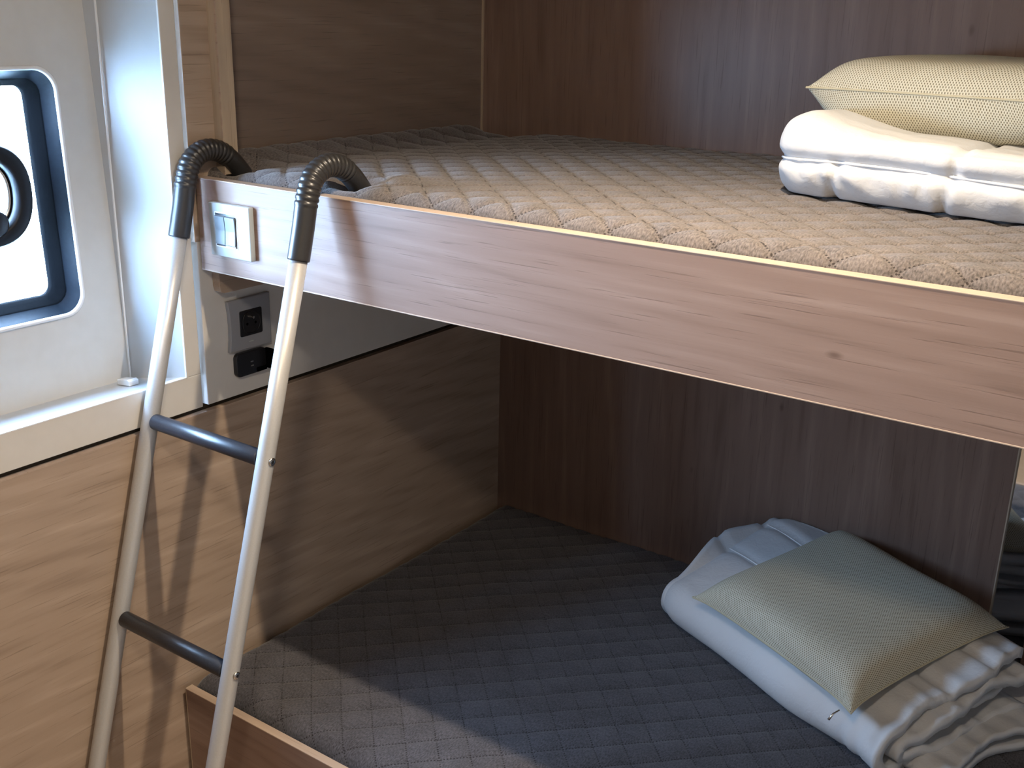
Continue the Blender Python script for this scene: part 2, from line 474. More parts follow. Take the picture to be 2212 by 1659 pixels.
# bright bead along the edge of the reveal
box('frame_bead', (-0.003, YF - 0.0012, ZS - 0.001), (0.0006, YF + 0.0005, ZTOP), M['white_gloss'], win)
box('frame_bead', (-0.003, YL, ZS - 0.0012), (0.0006, YF, ZS + 0.0006), M['white_gloss'], win)

HOLE = rr(-1.40, -1.003, 1.0405, 1.4185, 0.034, 10)
def offset_rr(d):
    return rr(-1.40 + d, -1.003 - d, 1.0405 + d, 1.4185 - d, max(0.034 - d * 0.6, 0.012), 10)
NH = len(HOLE)
def loft_rings(name, rings, mat, parent, smooth=True):
    verts, faces = [], []
    for ring in rings:
        verts += ring
    for i in range(len(rings) - 1):
        for k in range(NH):
            k2 = (k + 1) % NH
            faces.append((i * NH + k, i * NH + k2, (i + 1) * NH + k2, (i + 1) * NH + k))
    return link(name, recalc(from_py(name, verts, faces)), mat, parent, smooth)
def ring3(pts, dx): return [(xpan(z) + dx, y, z) for y, z in pts]
# panel with the rounded cut-out
def panel_ring(y0, y1, z0, z1):
    cy, cz = (-1.40 - 1.003) / 2, (1.0405 + 1.4185) / 2
    out = []
    for y, z in HOLE:
        dy, dz = y - cy, z - cz
        s = 1e9
        if dy > 1e-9: s = min(s, (y1 - cy) / dy)
        if dy < -1e-9: s = min(s, (y0 - cy) / dy)
        if dz > 1e-9: s = min(s, (z1 - cz) / dz)
        if dz < -1e-9: s = min(s, (z0 - cz) / dz)
        out.append((cy + dy * s, cz + dz * s))
    return out
def panel_mesh():
    outer = panel_ring(YL, YI, ZSI, ZTOP)
    # snap the nearest points to the corners so that the panel is a full rectangle
    for cy, cz in ((YL, ZSI), (YL, ZTOP), (YI, ZSI), (YI, ZTOP)):
        i = min(range(NH), key=lambda k: (outer[k][0] - cy) ** 2 + (outer[k][1] - cz) ** 2)
        outer[i] = (cy, cz)
    return outer
outer = panel_mesh()
loft_rings('wall_panel', [ring3(outer, -0.02), ring3(outer, 0.0), ring3(HOLE, 0.0), ring3(HOLE, -0.02)], M['wallpanel'], win, smooth=False)
# lip, two-tone seal, pane
lip = []
for k in range(7):
    a = math.pi * k / 6
    lip.append(ring3(offset_rr(-0.0035 + 0.0035 * (1 - math.cos(a))), 0.0045 * math.sin(a)))
loft_rings('lip', lip, M['white_gloss'], win)
loft_rings('outer_seal', [ring3(offset_rr(0.003), 0.001), ring3(offset_rr(0.006), -0.004), ring3(offset_rr(0.012), -0.014), ring3(offset_rr(0.016), -0.018)], M['rubber_blue'], win)
loft_rings('inner_seal', [ring3(offset_rr(0.0155), -0.0175), ring3(offset_rr(0.018), -0.020), ring3(offset_rr(0.022), -0.034), ring3(offset_rr(0.027), -0.039), ring3(offset_rr(0.027), -0.050)], M['rubber'], win)
pp = offset_rr(0.022)
vv = ring3(pp, -0.042) + ring3(pp, -0.046)
ff = [tuple(range(NH)), tuple(range(2 * NH - 1, NH - 1, -1))] + [(k, (k + 1) % NH, NH + (k + 1) % NH, NH + k) for k in range(NH)]
link('pane', recalc(from_py('pane', vv, ff)), M['glass'], win)

# ring-shaped latch on the pane
def ellipse_ring(name, cy, cz, x0, profile, mat, parent, n=48):
    """profile: list of (ry, rz, dx)"""
    verts, faces = [], []
    m = len(profile)
    for ry, rz, dx in profile:
        for k in range(n):
            a = 2 * math.pi * k / n
            c, s = math.cos(a), math.sin(a)
            c2 = math.copysign(abs(c) ** 0.86, c); s2 = math.copysign(abs(s) ** 0.86, s)
            verts.append((x0 + dx, cy + ry * c2, cz + rz * s2))
    for i in range(m):
        j = (i + 1) % m
        for k in range(n):
            k2 = (k + 1) % n
            faces.append((i * n + k, i * n + k2, j * n + k2, j * n + k))
    return link(name, recalc(from_py(name, verts, faces)), mat, parent, True)
XL = xpan(1.235) - 0.040
lr = ellipse_ring('latch_ring', -1.128, 1.236, XL, [(0.074, 0.080, 0.0), (0.073, 0.078, 0.024), (0.069, 0.074, 0.030), (0.052, 0.058, 0.032),
                                                 (0.047, 0.053, 0.029), (0.044, 0.050, 0.012), (0.044, 0.050, 0.0)], M['latch'], win)
ellipse_ring('latch_rim', -1.128, 1.236, XL, [(0.044, 0.050, 0.0), (0.044, 0.050, 0.014), (0.0415, 0.0475, 0.016), (0.0395, 0.0455, 0.010), (0.0395, 0.0455, 0.0)], M['steel'], lr)
kn = [(0.0, 0.0), (0.012, 0.0), (0.012, 0.014), (0.020, 0.018), (0.020, 0.034), (0.016, 0.038), (0.0, 0.039)]
verts, faces = [], []
for r, dx in kn:
    for k in range(20):
        a = 2 * math.pi * k / 20
        verts.append((XL + dx, -1.124 + r * math.cos(a), 1.196 + r * math.sin(a)))
for i in range(len(kn) - 1):
    for k in range(20):
        k2 = (k + 1) % 20
        faces.append((i * 20 + k, i * 20 + k2, (i + 1) * 20 + k2, (i + 1) * 20 + k))
link('latch_knob', recalc(from_py('latch_knob', verts, faces)), M['black_plastic'], lr, True)
# little clip of the blind on the sill
link('blind_clip', prism('blind_clip', [(-0.079, 0.9135), (-0.047, 0.9175), (-0.047, 0.925), (-0.052, 0.9275), (-0.079, 0.9225)], -0.975, -0.956, 0.001, axis='y'), M['white_gloss'], win)

# ------------------------------------------------------------------ outdoors, seen through the pane
g = box('ground', (-14.0, -9.0, -0.62), (-0.30, 7.0, -0.6), plain('pale_paving', (0.55, 0.60, 0.58), 0.9, noise=0.12, nscale=1.5))
struct(g, 'pale paved ground outside the window', 'ground')

# ------------------------------------------------------------------ upper bunk
ub = thing('upper_bunk', 'upper bunk with long wooden fascia board below the mattress', 'bunk bed', (1.0, -0.45, 1.10))
box('fascia_board', (0.004, -W, ZB + 0.001), (XE, -W + 0.020, ZT - 0.001), M['wood_x'], ub, bevel=0.0006)
box('edge_band', (0.004, -W - 0.0004, ZT - 0.0012), (XE, -W + 0.020, ZT + 0.0006), M['edge_x'], ub, bevel=0.0006)
box('edge_band', (0.004, -W - 0.0004, ZB - 0.0006), (XE, -W + 0.020, ZB + 0.0014), M['edge_x'], ub, bevel=0.0006)
box('base_panel', (0.004, -W + 0.0205, 1.105), (XE, -0.001, 1.145), M['wood_x'], ub)
link('support_cleat', prism('support_cleat', [(-0.8295, 1.1045), (-0.8295, 1.067), (-0.827, 1.0585), (-0.820, 1.055), (-0.30, 1.055), (-0.30, 1.1045)], 0.0005, 0.018, 0.001), M['wood_y'], ub)

# ------------------------------------------------------------------ quilted mattresses
def fold(t, r):
    """t metres past the start of a rounded edge -> (outward, down)"""
    if t <= 0: return 0.0, 0.0
    q = r * math.pi / 2
    if t < q: return r * math.sin(t / r), r * (1 - math.cos(t / r))
    return r, r + (t - q)

def mattress(name, x0, x1, y0, y1, ztop, depth, r, mat, pa, pb, step=0.0042, chamfer=None, bumps=(), puff=0.0032, side_rise=0.0, groove=0.0024):
    """unrolled grid: u runs along x from x0 (rolled down at the left), v along y from the front (rolled down)"""
    roll = depth - r + r * math.pi / 2
    ux0, uy0 = x0 + r, y0 + r                 # where the roll begins
    us = np.arange(ux0 - roll, x1 + step, step)
    vs_ = np.arange(uy0 - roll, y1 + step * 0.5, step)
    vs_[-1] = y1
    nu, nv = len(us), len(vs_)
    verts = []
    for v in vs_:
        oy, dy = fold(uy0 - v, r)
        for u in us:
            ox, dx = fold(ux0 - u, r)
            x = max(u, ux0) - ox
            y = max(v, uy0) - oy
            d = max(dx, dy) if (dx > r or dy > r) else math.hypot(dx, dy) if dx and dy else dx + dy
            # outward normal for the quilting relief
            nx = -(ox / r) if ox else 0.0
            ny = -(oy / r) if oy else 0.0
            nz_ = max(0.0, 1 - nx * nx - ny * ny) ** 0.5
            a = ((u - v - pa) / PITCH + 0.5) % 1.0 - 0.5
            b = ((u + v - pb) / PITCH + 0.5) % 1.0 - 0.5
            h = puff * (min(1.0, abs(a) / 0.5) ** 0.55 * min(1.0, abs(b) / 0.5) ** 0.55 - 0.5)
            h -= groove * (math.exp(-(a / 0.06) ** 2) + math.exp(-(b / 0.06) ** 2))
            h *= 0.40 + 0.60 * nz_
            h += 0.003 * mnoise.noise(Vector((u * 5, v * 5, ztop)))
            z = ztop - d
            for bx, by, amp, sg in bumps:
                h += amp * math.exp(-((u - bx) ** 2 + (v - by) ** 2) / (2 * sg * sg))
            if side_rise:
                z += side_rise * math.exp(-((u - x0 - 0.028) / 0.030) ** 2) - 0.006 * math.exp(-((u - x0 - 0.115) / 0.035) ** 2)
            if chamfer:
                cxx, cyy, nxx, nyy = chamfer
                t = (x - cxx) * nxx + (y - cyy) * nyy
                if t > -0.04:
                    tt = t + 0.04
                    z -= min(0.09, tt * tt * 6 if tt < 0.08 else 0.0384 + (tt - 0.08) * 1.2)
            verts.append((x + nx * h, y + ny * h, z + nz_ * h))
    faces = [(j * nu + i, j * nu + i + 1, (j + 1) * nu + i + 1, (j + 1) * nu + i) for j in range(nv - 1) for i in range(nu - 1)]
    me = from_py(name, verts, faces)
    uvl = me.uv_layers.new(name='UVMap')
    li = np.zeros(len(me.loops), dtype=np.int32); me.loops.foreach_get('vertex_index', li)
    uvs = np.empty((len(li), 2)); uvs[:, 0] = us[li % nu]; uvs[:, 1] = vs_[li // nu]
    uvl.data.foreach_set('uv', uvs.ravel())
    o = link(name, me, mat, smooth=True)
    return o

MQ_U = quilt_mat('taupe_melange_quilt', (0.102, 0.088, 0.082), 1.790, 0.362)
um = mattress('mattress', -0.058, XE - 0.005, -0.826, -0.003, 1.266, 0.112, 0.032, MQ_U, 1.790, 0.362,
              chamfer=(-0.02, -0.06, 0.75, 0.66) if False else (-0.062 + 0.05, -0.06, -0.62, 0.785),
              bumps=((0.019, -0.775, -0.040, 0.022), (0.286, -0.775, -0.040, 0.022), (0.33, -0.74, 0.008, 0.03)), side_rise=0.017)
tag(um, 'taupe quilted mattress on the upper bunk', 'mattress')
MQ_L = quilt_mat('shaded_melange_quilt', (0.062, 0.060, 0.068), 1.0708, -0.563)  # same melange as above, darker and bluer: lower-bunk shade put into the colour
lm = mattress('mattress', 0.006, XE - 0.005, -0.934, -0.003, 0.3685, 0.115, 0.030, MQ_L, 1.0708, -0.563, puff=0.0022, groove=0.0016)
tag(lm, 'quilted mattress on the lower bunk, bluish shade put into its colour', 'mattress')

# ------------------------------------------------------------------ lower bunk
lb = thing('lower_bunk', 'lower bunk with wooden front board beside the foot of the ladder', 'bunk bed', (1.0, -0.5, 0.0))
box('front_board', (0.010, -0.958, 0.0), (XE, -0.943, 0.3535), M['wood_x'], lb, bevel=0.0006)
box('edge_band', (0.010, -0.9584, 0.3530), (XE, -0.943, 0.3552), M['edge_x'], lb, bevel=0.0006)
box('edge_band', (0.0085, -0.9584, 0.0), (0.0105, -0.943, 0.3552), M['edge_z'], lb)
box('base_panel', (0.004, -0.9425, 0.205), (XE, -0.001, 0.250), M['wood_x'], lb)
box('plinth', (0.004, -0.90, 0.0), (XE, -0.885, 0.205), M['wood_x'], lb)

# mirror right of the lower back panel
mir = thing('mirror', 'narrow upright mirror strip in the lower bunk wall behind the pillow corner', 'mirror', (1.17, 0.01, 0.26))
box('mirror_glass', (1.1410, 0.010, 0.26), (XM - 0.001, 0.014, 1.10), M['mirror'], mir)
box('mirror_backing', (1.1410, 0.0145, 0.26), (XM - 0.001, 0.028, 1.10), M['dark_gap'], mir)

# ------------------------------------------------------------------ ladder
LAX, LBX = 0.0190, 0.2860
LEAN = 0.29
def stile_y(z): return -0.905 - LEAN * (1.163 - z)
ld = thing('ladder', 'silver tubular bunk ladder with black ribbed hooks hung over the upper bunk', 'ladder', (0.15, -1.2, 0.0))
HOOK = [(-0.9050, 1.1630), (-0.8925, 1.2100), (-0.8835, 1.2480), (-0.8705, 1.2775), (-0.8460, 1.2925), (-0.8165, 1.2905), (-0.7900, 1.2735), (-0.7645, 1.2455)]
def hook_path(x, m=22):
    """smooth curve through the hook points; returns the path and the position (0..7) of each sample"""
    P = [Vector(p) for p in [(2 * HOOK[0][0] - HOOK[1][0], 2 * HOOK[0][1] - HOOK[1][1])] + HOOK + [(2 * HOOK[-1][0] - HOOK[-2][0], 2 * HOOK[-1][1] - HOOK[-2][1])]]
    out, par = [], []
    for i in range(1, len(P) - 2):
        for k in range(m + (1 if i == len(P) - 3 else 0)):
            t = k / m
            a, b_, c, d = P[i - 1], P[i], P[i + 1], P[i + 2]
            q = 0.5 * ((2 * b_) + (c - a) * t + (2 * a - 5 * b_ + 4 * c - d) * t * t + (3 * b_ - a - 3 * c + d) * t ** 3)
            out.append((x, q.x, q.y)); par.append(i - 1 + t)
    return out, par
for X in (LAX, LBX):
    st = link('stile', tube_mesh('stile', [(X, stile_y(z), z) for z in (0.022, 0.3, 0.6, 0.9, 1.19)], 0.0136, 28), M['alu'], ld, True)
    link('foot_cap', tube_mesh('foot_cap', [(X, stile_y(z), z) for z in (0.004, 0.010, 0.045)], [0.0150, 0.0162, 0.0162], 24), M['grip'], st, True)
    path, par = hook_path(X)
    rad = []
    for q in par:
        r = 0.0166
        if 1.70 <= q <= 5.70:
            r = 0.0150 + 0.0026 * abs(math.sin(math.pi * (q - 1.70) / 0.25)) ** 0.55
        rad.append(r)
    rad[0] = 0.0160; rad[-1] = 0.0150
    link('hook_grip', tube_mesh('hook_grip', path, rad, 28), M['grip'], ld, True)
for zr in (0.878, 0.562, 0.245):
    yr = stile_y(zr)
    rg = link('rung', tube_mesh('rung', [(LAX + 0.0115, yr, zr), (LAX + 0.0135, yr, zr), (0.15, yr, zr), (LBX - 0.0135, yr, zr), (LBX - 0.0115, yr, zr)],
                                [0.0105, 0.0128, 0.0128, 0.0128, 0.0105], 24, up=Vector((0, 0, 1))), M['rung'], ld, True)
    hd = link('screw', tube_mesh('screw', [(LBX + 0.0125, yr, zr), (LBX + 0.0148, yr, zr), (LBX + 0.0156, yr, zr)], [0.0062, 0.0062, 0.0048], 18, up=Vector((0, 0, 1))), M['steel'], rg, True)
    link('screw_slot', tube_mesh('screw_slot', [(LBX + 0.0150, yr, zr), (LBX + 0.0159, yr, zr)], 0.0026, 6, up=Vector((0, 0, 1))), M['black_plastic'], rg)

# ------------------------------------------------------------------ light switch on the fascia
sw = thing('light_switch', 'silver-framed double rocker switch on the upper fascia between the ladder stiles', 'switch', (0.09, -W, 1.132))
box('cover_plate', (0.0430, -W - 0.0105, 1.1320), (0.1365, -W - 0.0002, 1.2170), M['plate_silver'], sw, bevel=0.0018, seg=3)
box('rocker_surround', (0.0570, -W - 0.0113, 1.1475), (0.1085, -W - 0.0100, 1.2035), M['white_gloss'], sw, bevel=0.0005)
box('rocker_well', (0.0590, -W - 0.0116, 1.1495), (0.1065, -W - 0.0105, 1.2015), M['black_plastic'], sw)
for x0, x1 in ((0.0598, 0.0824), (0.0832, 0.1058)):
    rk = link('rocker', prism('rocker', [(-W - 0.0117, 1.1530), (-W - 0.0150, 1.1530), (-W - 0.0135, 1.1755), (-W - 0.0150, 1.1970), (-W - 0.0117, 1.1985)], x0, x1, 0.0006), M['rocker'], sw)
box('indicator_tab', (0.0840, -W - 0.0150, 1.1485), (0.1050, -W - 0.0118, 1.1520), M['white_gloss'], sw, bevel=0.0006)

# ------------------------------------------------------------------ socket under the bunk
so = thing('wall_socket', 'grey socket with black insert on the pale panel under the upper bunk', 'socket', (0.0, -0.76, 0.945))
pl = [(-0.8075, 0.9450), (-0.7130, 0.9435), (-0.7125, 1.0360)]
lc = [(-0.8075, 1.0355), (-0.8045, 1.013), (-0.8035, 0.990), (-0.8045, 0.967)]
link('cover_plate', prism('cover_plate', pl + lc, 0.0002, 0.0085, 0.0015), M['plate_grey'], so)
link('insert', prism('insert', rr(-0.7838, -0.7335, 0.9680, 1.0140, 0.003, 3), 0.0078, 0.0098, 0.0006), M['black_plastic'], so)
# recessed round well drawn as a raised collar, with its two holes and the earth pin
ins_c = (-0.7585, 0.9910)
def disc(name, cy, cz, r, x0, x1, mat, parent, n=28):
    return link(name, tube_mesh(name, [(x0, cy, cz), (x1, cy, cz)], r, n, up=Vector((0, 0, 1))), mat, parent)
ring = []
for r, dx in ((0.0205, 0.0), (0.0205, 0.0012), (0.0190, 0.0012), (0.0185, 0.0)):
    ring.append((r, r, dx))
ellipse_ring('socket_collar', ins_c[0], ins_c[1], 0.0098, ring, M['black_plastic'], so, 36)
disc('earth_pin', ins_c[0], ins_c[1] + 0.0095, 0.0024, 0.0098, 0.0165, M['steel'], so, 14)
disc('contact_hole', ins_c[0] - 0.0095, ins_c[1] - 0.002, 0.0025, 0.0097, 0.0101, M['rubber'], so, 12)
disc('contact_hole', ins_c[0] + 0.0095, ins_c[1] - 0.002, 0.0025, 0.0097, 0.0101, M['rubber'], so, 12)
box('maker_mark', (0.0084, -0.7650, 0.9560), (0.0088, -0.7550, 0.9575), M['plate_silver'], so)

ch = thing('charging_socket', 'small black charging socket with open flap directly under the grey socket', 'socket', (0.0, -0.76, 0.896))
link('body', prism('body', rr(-0.7970, -0.7270, 0.8965, 0.9395, 0.0095, 6), 0.0002, 0.0095, 0.0018), M['black_plastic'], ch)
for zz in (0.9200, 0.9125):
    box('contact', (0.0094, -0.7655, zz - 0.0011), (0.0100, -0.7590, zz + 0.0011), M['steel'], ch)
link('flap', prism('flap', [(-0.7300, 0.9370), (-0.7240, 0.9370), (-0.7225, 0.9310), (-0.7240, 0.9240), (-0.7225, 0.9170), (-0.7240, 0.9030), (-0.7300, 0.9010)], 0.0060, 0.0260, 0.0012), M['rubber'], ch)
box('flap_hinge', (0.0092, -0.7520, 0.8985), (0.0125, -0.7300, 0.9060), M['rubber'], ch, bevel=0.001)

# ------------------------------------------------------------------ pillows
def pillow(name, label, length, width, up, down, mat_world, n=64, ear=0.018):
    """grid pillow with a seam all round; local x along length, y along width, z up"""
    root = thing(name, label, 'pillow', mat_world.translation, 'air-mesh pillows on the duvets')
    hx, hy = length / 2, width / 2
    def side(sgn, hgt):
        verts = []
        for j in range(n + 1):
            for i in range(n + 1):
                a = -1 + 2 * i / n; b = -1 + 2 * j / n
                a = math.sin(a * math.pi / 2) * 0.6 + a * 0.4
                b = math.sin(b * math.pi / 2) * 0.6 + b * 0.4
                # edges pulled in between the ears
                x = hx * a * (1 - ear * 2 * (1 - b * b) * abs(a) ** 3 )
                y = hy * b * (1 - ear * 2 * (1 - a * a) * abs(b) ** 3 )
                e = max(0.0, 1 - a ** 8) ** 0.58 * max(0.0, 1 - b ** 8) ** 0.58
                cr_ = 1 + 0.045 * abs(a * b) ** 10; x *= cr_; y *= cr_
                z = sgn * (hgt * e)
                z += 0.004 * e * mnoise.noise(Vector((x * 9, y * 9, sgn * 3 + length * 50)))
                verts.append(mat_world @ Vector((x, y, z)))
        faces = [(j * (n + 1) + i, j * (n + 1) + i + 1, (j + 1) * (n + 1) + i + 1, (j + 1) * (n + 1) + i) for j in range(n) for i in range(n)]
        if sgn < 0: faces = [f[::-1] for f in faces]
        me = from_py('cover', verts, faces)
        uvl = me.uv_layers.new(name='UVMap')
        for lp in me.loops:
            k = lp.vertex_index
            p = mat_world.inverted() @ me.vertices[k].co
            # unrolled distance, so the holes keep their size down the sides
            dz = max(0.0, hgt * 0.7 - abs(p.z)) * 0.8
            uvl.data[lp.index].uv = (p.x + math.copysign(dz * min(1.0, abs(p.x) / hx) ** 6, p.x), p.y + math.copysign(dz * min(1.0, abs(p.y) / hy) ** 6, p.y))
        return link('cover_top' if sgn > 0 else 'cover_bottom', me, M['airmesh'], root, True)
    side(1, up); side(-1, down)
    path = []
    for s in range(4):
        for k in range(64):
            t = -1 + 2 * k / 64
            a, b = [(t, -1), (1, t), (-t, 1), (-1, -t)][s]
            x = hx * a * (1 - ear * 2 * (1 - b * b) * abs(a) ** 3); y = hy * b * (1 - ear * 2 * (1 - a * a) * abs(b) ** 3)
            cr_ = 1 + 0.045 * abs(a * b) ** 10
            path.append(mat_world @ Vector((x * cr_, y * cr_, 0)))
    path.append(path[0])
    link('seam', tube_mesh('seam', path, 0.0016, 8, caps=False, up=Vector((0.01, 0.02, 1))), M['airmesh_seam'], root, True)
    return root

def frame(origin, xdir, ydir):
    x = Vector(xdir).normalized(); y = Vector(ydir); y = (y - x * y.dot(x)).normalized(); z = x.cross(y)
    m = Matrix.Identity(4)
    for i in range(3):
        m[i][0], m[i][1], m[i][2], m[i][3] = x[i], y[i], z[i], origin[i]
    return m

pu = pillow('pillow', 'beige air-mesh pillow on the folded duvet of the upper bunk', 0.352, 0.325, 0.046, 0.070,
            frame((1.018, -0.212, 1.4150), (0.99, -0.13, 0.0), (0.13, 0.99, 0.01)))
lp_ = [Vector((0.700, -0.340, 0.484)), Vector((1.050, -0.505, 0.495)), Vector((1.187, -0.150, 0.520)), Vector((0.838, -0.004, 0.555))]
ctr = sum(lp_, Vector()) / 4
xd = (lp_[1] - lp_[0] + lp_[2] - lp_[3]); yd = (lp_[3] - lp_[0] + lp_[2] - lp_[1])
pl_ = pillow('pillow', 'beige air-mesh pillow lying on the folded duvet of the lower bunk', 0.370, 0.358, 0.050, 0.020, frame(ctr, xd, yd))
zp = Vector((1.028, -0.505, 0.488))
link('zip_pull', tube_mesh('zip_pull', [zp, zp + Vector((-0.006, -0.010, -0.004)), zp + Vector((-0.010, -0.018, -0.012))], [0.0012, 0.0016, 0.0020], 8), M['steel'], pl_, True)

# ------------------------------------------------------------------ duvets
def soft_box(name, size, r, dens, disp, xform, mat, parent):
    """rounded box with a displacement along the normal; disp(p, n) in local coordinates"""
    hx, hy, hz = [s / 2 for s in size]
    inner = Vector((hx - r, hy - r, max(hz - r, 0.0)))
    vmap, verts, faces = {}, [], []
    def vid(p):
        key = (round(p[0], 5), round(p[1], 5), round(p[2], 5))
        if key not in vmap:
            q = Vector(p)
            c = Vector([max(-inner[i], min(inner[i], q[i])) for i in range(3)])
            d = q - c
            nn = d.normalized() if d.length > 1e-9 else Vector((0, 0, 1))
            s = c + nn * r
            vmap[key] = len(verts)
            verts.append(xform(s + nn * disp(s, nn)))
        return vmap[key]
    H = (hx, hy, hz)
    for ax in range(3):
        b, c = (ax + 1) % 3, (ax + 2) % 3
        nb, nc = max(4, int(2 * H[b] / dens)), max(4, int(2 * H[c] / dens))
        for sg in (-1, 1):
            for i in range(nb):
                for j in range(nc):
                    q = []
                    for (ii, jj) in ((i, j), (i + 1, j), (i + 1, j + 1), (i, j + 1)):
                        p = [0, 0, 0]; p[ax] = sg * H[ax]
                        p[b] = -H[b] + 2 * H[b] * ii / nb; p[c] = -H[c] + 2 * H[c] * jj / nc
                        q.append(vid(p))
                    faces.append(tuple(q if sg > 0 else q[::-1]))
    return link(name, recalc(from_py(name, verts, faces)), mat, parent, True)

def gz(t, w): return math.exp(-(t / w) ** 2)

# upper duvet: one fat fold towards the room, a seam at half height, cross seams
du = thing('duvet', 'white folded duvet on the upper bunk under the beige pillow', 'duvet', (1.13, -0.25, 1.26), 'folded white duvets')
UC = Vector((1.157, -0.296, 1.3240)); UA = math.radians(-7.5)
def ux(p):
    c, s = math.cos(UA), math.sin(UA)
    q = UC + Vector((p.x * c - p.y * s, p.x * s + p.y * c, p.z))
    q.y = min(q.y, -0.004)
    if q.z < 1.2690: q.z = 1.2690 + (q.z - 1.2690) * 0.05
    return q
SEAMX = (-0.213, -0.060, 0.11, 0.27)
def udisp(p, n):
    d = 0.0
    front = max(0.0, -n.y)
    d -= 0.010 * gz(p.z + 0.006 + 0.004 * math.sin(p.x * 9), 0.009) * (front > 0.2 or n.x < -0.2)
    for k, sx in enumerate(SEAMX):
        w = sx + 0.012 * math.sin(p.z * 25 + k)
        d -= 0.0075 * gz(p.x - w, 0.0070) * (1 if (p.z < 0 or k in (1, 3)) else 0.0)
    # the pillow presses the middle down
    if n.z > 0.3:
        d -= n.z * 0.040 * (1 / (1 + math.exp(-(p.x + 0.22) / 0.03)))
    d += 0.005 * mnoise.noise(p * 9) + 0.0025 * mnoise.noise(p * 28)
    # gathers next to the seam
    d += 0.0022 * front * math.sin(p.x * 160 + 6 * mnoise.noise(p * 10)) * gz(p.z + 0.022, 0.016)
    return d
soft_box('folded_duvet', (0.66, 0.44, 0.136), 0.060, 0.0050, udisp, ux, M['cotton'], du)
sp_ = []
for k in range(60):
    x = -0.318 + 0.63 * k / 59
    z = -0.006 - 0.004 * math.sin(x * 9)
    p = Vector((x, -0.22, z))
    ins = 0.0
    if x < -0.272:
        t = (-0.272 - x) / 0.058
        p.y = -0.22 + 0.058 * (1 - math.sqrt(max(0.0, 1 - t * t)))
    p.y += 0.0080
    if x < -0.272: p.x += 0.006 * t
    for sx in SEAMX: p.y += 0.004 * gz(x - sx, 0.010)
    sp_.append(ux(p))
link('seam', tube_mesh('seam', sp_, 0.0017, 8, up=Vector((0, 0, 1))), M['seam'], du, True)

# lower duvet: sheets folded over one another, smooth fold to the left, open layers to the right
dl = thing('duvet', 'white folded duvet on the lower bunk with layered edges under the pillow', 'duvet', (0.9, -0.25, 0.37), 'folded white duvets')
DA = Vector((0.597, -0.262, 0.0)); DX = Vector((0.907, -0.421, 0)).normalized(); DY = Vector((0.421, 0.907, 0)).normalized()
Z0 = 0.3725
def lift(s, t):
    """height of the top of the pile"""
    k = max(0.0, min(1.0, s / 0.27))
    h = 0.082 + 0.062 * k
    h += 0.028 * k * math.exp(-(t / 0.16) ** 2)
    return h
def sheet(name, lo, hi, s0, t0, t1, smax, thick, seed, mat, parent, wrap=True, nt_=72, ns=34):
    """a folded sheet: lower leaf at height fraction lo, upper leaf at hi, joined by a round fold at s0"""
    prof = []
    rnd = 0.5 * (hi - lo)
    for k in range(ns + 1): prof.append(('b', smax - (smax - s0) * k / ns))
    for k in range(1, 12): prof.append(('f', math.pi * k / 12))
    for k in range(ns + 1): prof.append(('t', s0 + (smax - s0) * k / ns))
    rows = []
    for it in range(nt_ + 1):
        f = it / nt_
        row = []
        for kind, q in prof:
            s = q if kind != 'f' else s0
            te = t1 + 0.012 * mnoise.noise(Vector((s * 7, seed, 2))) + 0.006 * math.sin(s * 30 + seed)
            tb = t0 - 0.030 * math.exp(-((s - 0.15) / 0.09) ** 2)
            t = tb + (te - tb) * f
            hh = lift(s, t)
            if kind == 'b': z = lo * hh; ss = s; nrm = Vector((0, -1))
            elif kind == 't': z = hi * hh; ss = s; nrm = Vector((0, 1))
            else:
                zz = -math.cos(q); z = (lo + rnd + rnd * zz) * hh; ss = s - rnd * hh * 0.92 * math.sin(q); nrm = Vector((-math.sin(q), zz))
            edge = math.exp(-((te - t) / 0.10))
            wob = (0.011 * edge + 0.0026) * mnoise.noise(Vector((s * 14 + seed * 5, t * 10, seed)))
            wob += 0.0026 * edge * math.sin(s * 150 + seed * 4 + 3 * mnoise.noise(Vector((s * 8, t * 8, seed))))
            if kind == 't' and hi > 0.95:
                for sm in (0.155, 0.250): wob -= 0.009 * gz(s - sm - 0.006 * math.sin(t * 14), 0.008)
            if kind == 'f':
                wob += 0.003 * mnoise.noise(Vector((t * 9, z * 30, seed + 9)))
                for sm in (t1 - 0.045, t1 - 0.075): wob -= 0.003 * gz(t - sm, 0.006)
            if kind == 'b' and lo < 0.05: wob = abs(wob) * 0.3
            # rounded left end
            endk = max(0.0, 1 - (t - t0) / 0.035)
            row.append((t, ss + nrm.x * wob, z + nrm.y * wob, nrm, endk))
        rows.append(row)
    # two skins
    verts, faces = [], []
    m = len(prof)
    def put(t, s, z):
        p = DA + DX * t + DY * s
        y = min(p.y, -0.005)
        return (p.x, y, Z0 + max(z, -0.002))
    for side_ in (0, 1):
        for row in rows:
            for (t, s, z, nrm, endk) in row:
                off = 0.0 if side_ == 0 else -thick
                if side_ == 0: off = -thick * 0.5 * endk * endk
                else: off = -thick + thick * 0.5 * endk * endk
                verts.append(put(t + (0.0 if endk == 0 else 0.0), s + nrm.x * off, z + nrm.y * off))
    n = (nt_ + 1) * m
    for i in range(nt_):
        for k in range(m - 1):
            a = i * m + k
            faces.append((a, a + 1, a + m + 1, a + m))
            faces.append((n + a, n + a + m, n + a + m + 1, n + a + 1))
    for i in range(nt_):
        for k in (0, m - 1):
            a = i * m + k
            faces.append((a, a + m, n + a + m, n + a))
    for k in range(m - 1):
        for i in (0, nt_):
            a = i * m + k
            faces.append((a, n + a, n + a + 1, a + 1))
    return link(name, recalc(from_py(name, verts, faces)), mat, parent, True)
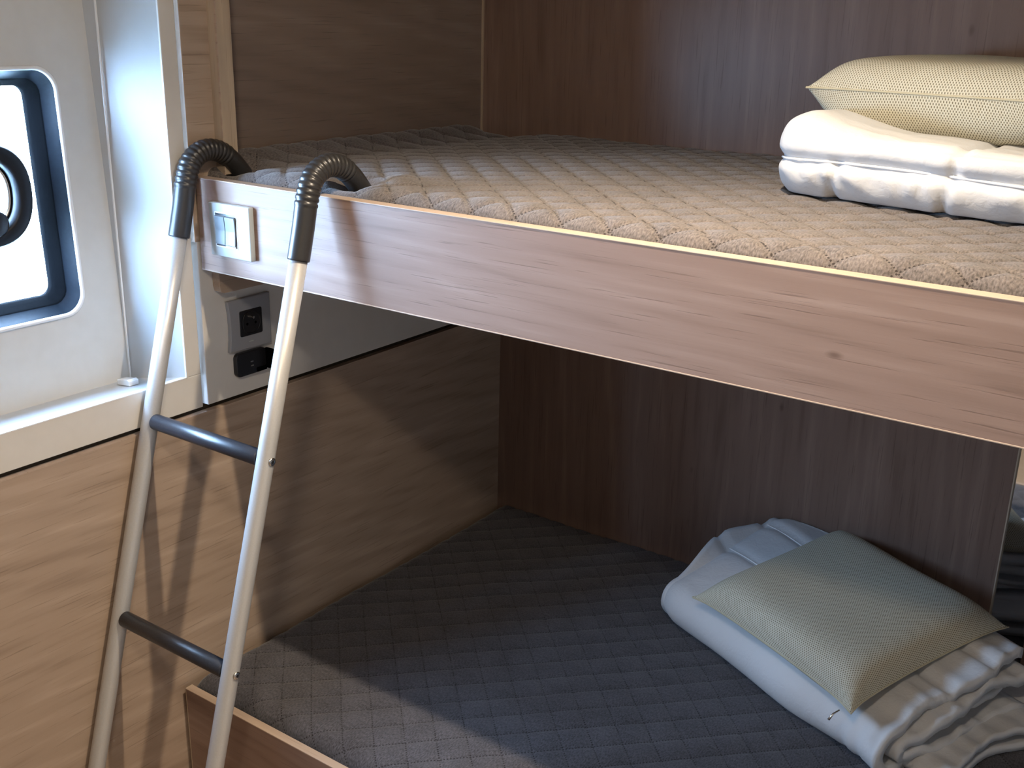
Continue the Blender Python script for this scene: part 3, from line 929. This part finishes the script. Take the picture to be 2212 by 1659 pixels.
sheet('folded_layer', 0.0, 1.0, 0.034, 0.0, 0.545, 0.335, 0.020, 1.0, M['cotton'], dl)
sheet('folded_layer', 0.22, 0.80, 0.050, 0.020, 0.560, 0.330, 0.018, 4.0, M['cotton'], dl)
sheet('folded_layer', 0.42, 0.60, 0.060, 0.030, 0.535, 0.325, 0.010, 7.0, M['cotton'], dl)
sheet('folded_layer', 0.0, 0.30, 0.075, 0.32, 0.600, 0.395, 0.014, 11.0, M['cotton'], dl)
for sm, tt0, tt1 in ((0.155, 0.0, 0.20), (0.250, 0.0, 0.20)):
    pth = []
    for k in range(25):
        t = tt0 + 0.003 + (tt1 - tt0) * k / 24
        s_ = sm + 0.006 * math.sin(t * 14)
        p = DA + DX * t + DY * s_
        pth.append((p.x, min(p.y, -0.006), Z0 + lift(s_, t) - 0.0070))
    link('seam', tube_mesh('seam', pth, 0.0013, 8, up=Vector((0, 0, 1))), M['seam'], dl, True)

# ------------------------------------------------------------------ ceiling lamps
def ceiling_lamp(label, x, y, power, color, size, cone=120):
    root = thing('ceiling_spotlight', label, 'lamp', (x, y, 2.02), 'round ceiling spotlights')
    def ringz(name, prof, mat):
        n = 32; verts, faces = [], []
        for r, z in prof:
            for k in range(n):
                a = 2 * math.pi * k / n
                verts.append((x + r * math.cos(a), y + r * math.sin(a), z))
        for i in range(len(prof) - 1):
            for k in range(n):
                k2 = (k + 1) % n
                faces.append((i * n + k, i * n + k2, (i + 1) * n + k2, (i + 1) * n + k))
        faces.append(tuple(range(n))); 
        return link(name, recalc(from_py(name, verts, faces)), mat, root, True)
    ringz('housing', [(0.036, 2.0195), (0.036, 2.008), (0.032, 2.002), (0.024, 2.002), (0.022, 2.010)], M['steel'])
    ld_ = bpy.data.lights.new('lamp_light', 'SPOT')
    ld_.energy = power; ld_.color = color; ld_.shadow_soft_size = size / 2
    ld_.spot_size = math.radians(cone); ld_.spot_blend = 1.0 if cone < 160 else 0.25
    l = bpy.data.objects.new('lamp_light', ld_); COL.objects.link(l); l.location = (x, y, 2.0005)
    l.parent = root; l.matrix_parent_inverse = Matrix.Translation(-Vector((x, y, 2.02)))
    return root
ceiling_lamp('round ceiling spotlight above the front edge of the upper bunk', 0.90, -0.955, 62.0, (1.0, 0.82, 0.62), 0.030, 117)
ceiling_lamp('round ceiling spotlight over the aisle behind the viewer', 1.15, -1.85, 25.0, (1.0, 0.84, 0.66), 0.13, 178)
